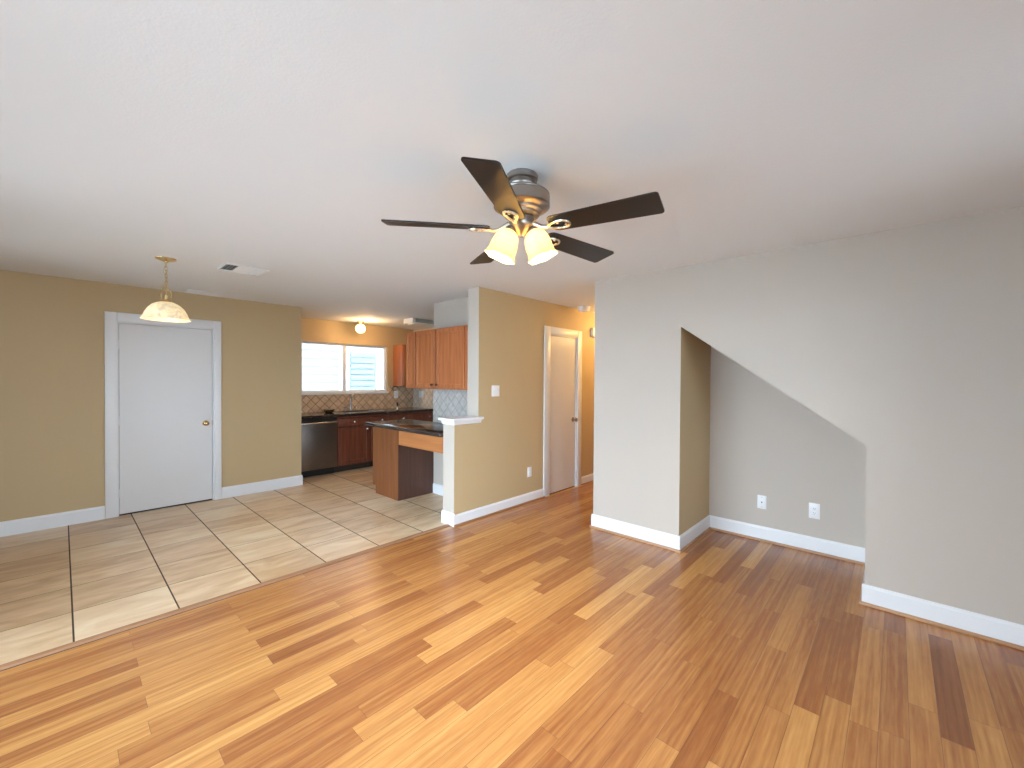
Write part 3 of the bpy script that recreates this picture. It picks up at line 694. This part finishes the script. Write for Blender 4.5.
# ---------------------------------------------------------------- kitchen cabinets
def panel_door(x0, x1, z0, z1, y, fw=.052):
    """frame-and-panel door whose back lies on y (sticks out to -y)"""
    mb = MB(); t = .019
    mb.box(x0, x0+fw, y-t, y, z0, z1, .003); mb.box(x1-fw, x1, y-t, y, z0, z1, .003)
    mb.box(x0+fw, x1-fw, y-t, y, z0, z0+fw, .003); mb.box(x0+fw, x1-fw, y-t, y, z1-fw, z1, .003)
    mb.box(x0+fw-.004, x1-fw+.004, y-t+.012, y-.002, z0+fw-.004, z1-fw+.004)
    return mb
def cab_knob(parent, x, y, z, mat):
    mb = MB(); mb.lathe([(0, 0), (.006, 0), (.006, .012), (.014, .018), (.0155, .024), (.010, .029), (0, .030)], 16, Matrix.Translation((x, y, z)) @ Matrix.Rotation(PI/2, 4, 'X'))
    return mb.obj('knob', mat, parent)
def base_cabinet(label, loc, rz, w, mat, layout, depth=.63, toe=True, group=None):
    t = thing('base_cabinet', label, 'cabinet', loc, rz, group)
    side = [(0, .10), (0, .87), (depth, .87), (depth, 0), (.075, 0), (.075, .10)]
    mb = MB().prism(side, 'X', 0, .018).prism(side, 'X', w-.018, w).box(.018, w-.018, .006, depth, .10, .118).box(.018, w-.018, depth-.006, depth, .118, .87)
    mb.box(.018, w-.018, 0, .018, .84, .87).box(.018, w-.018, 0, .018, .69, .72).box(.018, w-.018, 0, .018, .10, .13).box(.018, .045, 0, .018, .13, .84).box(w-.045, w-.018, 0, .018, .13, .84)
    mb.obj('cabinet_body', mat, t)
    if toe: tag(MB().box(0.002, w-.002, .070, .0755, 0, .099).obj('toe_kick', MTOE, t), 'dark recessed toe kick')
    for (kind, x0, x1, z0, z1, kx, kz) in layout:
        if kind == 'drawer':
            o = MB().box(x0, x1, -.019, -.0005, z0, z1, .004, 2).obj('drawer', mat, t)
        else:
            o = panel_door(x0, x1, z0, z1, -.0005).obj('cabinet_door', mat, t)
        if kx is not None: tag(cab_knob(o, kx, -.0195, kz, MCH), 'bright metal knob')
    return t
CF = 6.345   # front of the base units
base_cabinet('cherry base cabinet right beside the dishwasher', (2.885, CF, 0), 0, .555, MCHR,
             [('drawer', .02, .535, .715, .835, .277, .775), ('door', .02, .535, .125, .695, .49, .65)], group='cherry base cabinets under the kitchen window')
base_cabinet('cherry base cabinet partly hidden by the left end of the peninsula top', (3.442, CF, 0), 0, .40, MCHR,
             [('drawer', .015, .385, .715, .835, .20, .775), ('door', .015, .385, .125, .695, .045, .65)], group='cherry base cabinets under the kitchen window')
base_cabinet('cherry base cabinet whose drawer shows above the middle of the peninsula top', (3.844, CF, 0), 0, .42, MCHR,
             [('drawer', .015, .405, .715, .835, .21, .775), ('door', .015, .405, .125, .695, .37, .65)], group='cherry base cabinets under the kitchen window')
base_cabinet('rightmost cherry base cabinet in the window wall row', (4.266, CF, 0), 0, .43, MCHR,
             [('drawer', .03, .404, .715, .835, .33, .775), ('door', .03, .404, .125, .695, .07, .65)], group='cherry base cabinets under the kitchen window')
# peninsula
t = base_cabinet('oak peninsula cabinet beside the open knee space', (3.246, 4.962, 0), PI, .516, MPEN,
             [('drawer', .02, .496, .715, .835, .258, .775), ('door', .02, .496, .125, .695, .45, .65)], depth=.59)
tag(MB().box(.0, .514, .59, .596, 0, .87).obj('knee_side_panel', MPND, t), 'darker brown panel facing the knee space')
mb = MB().box(2.73, 2.75, MY1+.002, 4.362, .675, .87, .002)
tag(mb.obj('desk_apron', MAPR), 'orange oak apron board under the near end of the peninsula top', 'apron board')
mb = MB().box(2.60, 3.248, MY1+.004, 4.93, .871, .912, .006, 2)
tag(mb.obj('peninsula_countertop', MGR), 'polished black granite peninsula countertop behind the half wall', 'countertop')
# dishwasher
t = thing('dishwasher', 'dark stainless steel dishwasher at the left end of the kitchen counter', 'dishwasher', (2.272, CF, 0))
MB().box(.003, .607, .02, .60, .09, .868).obj('dishwasher_body', MBK, t)
d = MB().box(.004, .606, -.03, .019, .105, .79, .006, 2).obj('dishwasher_door', MSS, t)
tag(MB().box(.004, .606, -.028, .019, .794, .865, .004).obj('control_panel', MBK, t), 'black control strip')
mb = MB(); mb.tube([(.03, -.032, .795), (.03, -.062, .80), (.06, -.075, .80), (.30, -.085, .80), (.55, -.075, .80), (.58, -.062, .80), (.58, -.032, .795)], .012, 12)
tag(mb.obj('handle', MSSL, d), 'bright curved metal handle')
MB().box(.01, .60, .05, .06, 0, .10).obj('toe_kick', MBK, t)
# window wall countertop with a hole for the sink
SX0, SX1, SY0, SY1 = 3.08, 3.74, 6.43, 6.86
mb = MB(); a, b_, c, d_ = 2.233, 4.698, CF-.035, YK-.004
mb.box(a, SX0, c, d_, .871, .912, .004); mb.box(SX1, b_, c, d_, .871, .912, .004); mb.box(SX0, SX1, c, SY0, .871, .912, .004); mb.box(SX0, SX1, SY1, d_, .871, .912, .004)
tag(mb.obj('countertop', MGR), 'polished black granite countertop under the kitchen window', 'countertop')
t = thing('kitchen_sink', 'stainless drop-in sink in the black countertop below the window', 'sink', ((SX0+SX1)/2, (SY0+SY1)/2, .912))
hw, hd = (SX1-SX0)/2, (SY1-SY0)/2
mb = MB(); e = .02
mb.box(-hw-e, hw+e, -hd-e, -hd+.02, 0, .005, .002).box(-hw-e, hw+e, hd-.02, hd+e, 0, .005, .002).box(-hw-e, -hw+.02, -hd+.02, hd-.02, 0, .005, .002).box(hw-.02, hw+e, -hd+.02, hd-.02, 0, .005, .002)
mb.obj('sink_rim', MSSL, t)
mb = MB(); mb.box(-hw+.01, hw-.01, -hd+.01, hd-.01, -.19, -.185).box(-hw+.01, -hw+.014, -hd+.01, hd-.01, -.185, 0).box(hw-.014, hw-.01, -hd+.01, hd-.01, -.185, 0).box(-hw+.014, hw-.014, -hd+.01, -hd+.014, -.185, 0).box(-hw+.014, hw-.014, hd-.014, hd-.01, -.185, 0).box(-.012, .012, -hd+.014, hd-.014, -.185, -.02)
mb.obj('sink_basin', MSSL, t)
t = thing('faucet', 'tall chrome kitchen faucet with side handles behind the sink', 'faucet', (3.385, 6.915, .912))
mb = MB(); mb.box(-.12, .12, -.026, .026, 0, .012, .005, 2); mb.obj('faucet_base', MCH, t)
mb = MB(); mb.tube([(0, 0, .01), (0, 0, .20), (0, -.012, .245), (0, -.045, .272), (0, -.085, .262), (0, -.112, .225), (0, -.118, .185)], [.022, .019, .018, .018, .018, .018, .020], 14); mb.obj('spout', MCH, t)
for s in (-1, 1):
    mb = MB(); mb.lathe([(0, .01), (.022, .01), (.018, .03), (.014, .05), (.020, .06), (.016, .07), (0, .072)], 18, Matrix.Translation((s*.10, 0, 0))); mb.tube([(s*.10, 0, .062), (s*.155, -.01, .075)], [.007, .006], 8); mb.obj('handle', MCH, t)
t = thing('dish_sprayer', 'short chrome side sprayer standing right of the faucet', 'sprayer', (4.30, 6.915, .912))
MB().lathe([(0, 0), (.024, 0), (.022, .01), (.014, .02), (.014, .03), (0, .03)], 18).obj('sprayer_base', MCH, t)
MB().lathe([(0, .03), (.012, .03), (.015, .06), (.019, .09), (.014, .105), (0, .108)], 18).obj('sprayer_head', MBK, t)
t = thing('small_bowl', 'small dark bowl with a bright metal rim on the counter left of the sink', 'bowl', (2.93, 6.72, .912))
MB().lathe([(0, 0), (.05, 0), (.075, .02), (.085, .05), (.080, .05), (.068, .022), (.045, .006), (0, .006)], 28).obj('bowl_body', MSSL, t)
mb = MB(); mb.tube([(.083*math.cos(2*PI*i/28), .083*math.sin(2*PI*i/28), .052) for i in range(28)], .005, 8, closed=True); tag(mb.obj('bowl_rim', MSSL, t), 'bright metal rim')

# backsplash
mb = MB().box(2.233, WX0-.014, YK-.008, YK, .913, 1.30).box(WX0-.014, WX1+.014, YK-.008, YK, .913, WZ0-.034).box(WX1+.014, 4.69, YK-.008, YK, .913, 1.325)
tag(mb.obj('tile_backsplash', MBS1, smooth=False), 'tan diamond stone tile backsplash under the kitchen window', 'backsplash')
mb = MB().box(4.692, 4.70, 5.0, YK-.009, .913, 1.40)
tag(mb.obj('tile_backsplash', MBS2, smooth=False), 'pale stone tile backsplash on the far side wall behind the peninsula', 'backsplash')
mb = MB().box(3.242, 3.25, MY1+.005, 4.372, .914, 1.343)
tag(mb.obj('tile_backsplash', diamond_tile('tile_grey', 'Y', 'Z', (.50, .465, .43), (.57, .53, .49), (.72, .72, .72)), smooth=False), 'greyish stone tile backsplash below the large oak wall cabinets', 'backsplash')

# wall cabinets
UZ0, UZ1 = 1.345, 2.048
def wall_cabinet(label, loc, rz, w, depth, h, mat, doors, side_mat=None):
    t = thing('wall_cabinet', label, 'cabinet', loc, rz, 'oak wall cabinets in the kitchen')
    MB().box(0, w, 0, depth, 0, h, .002).obj('cabinet_body', side_mat or mat, t)
    for (x0, x1, kx) in doors:
        o = panel_door(x0, x1, .018, h-.012, -.0005, .045).obj('cabinet_door', mat, t)
        if kx is not None: tag(cab_knob(o, kx, -.0195, .05, plain('knob_dark', (.10, .06, .04), .35, .8)), 'small dark knob')
    return t
# faces -X: local x runs toward -Y
wall_cabinet('two-door oak wall cabinet right beside the tan wall end', (2.968, 4.352, UZ0), -PI/2, 1.005, .272, UZ1-UZ0, MOAK,
             [(.018, .393, .36), (.42, .915, .45)])
wall_cabinet('narrow oak wall cabinet at the far end of the two-door one', (2.968, 4.576, UZ0), -PI/2, .222, .272, UZ1-UZ0, MOAK, [(.03, .216, None)])
wall_cabinet('small oak wall cabinet right of the kitchen window', (4.25, 6.67, 1.33), 0, .44, .313, .765, MOAK, [(.02, .42, .07)])
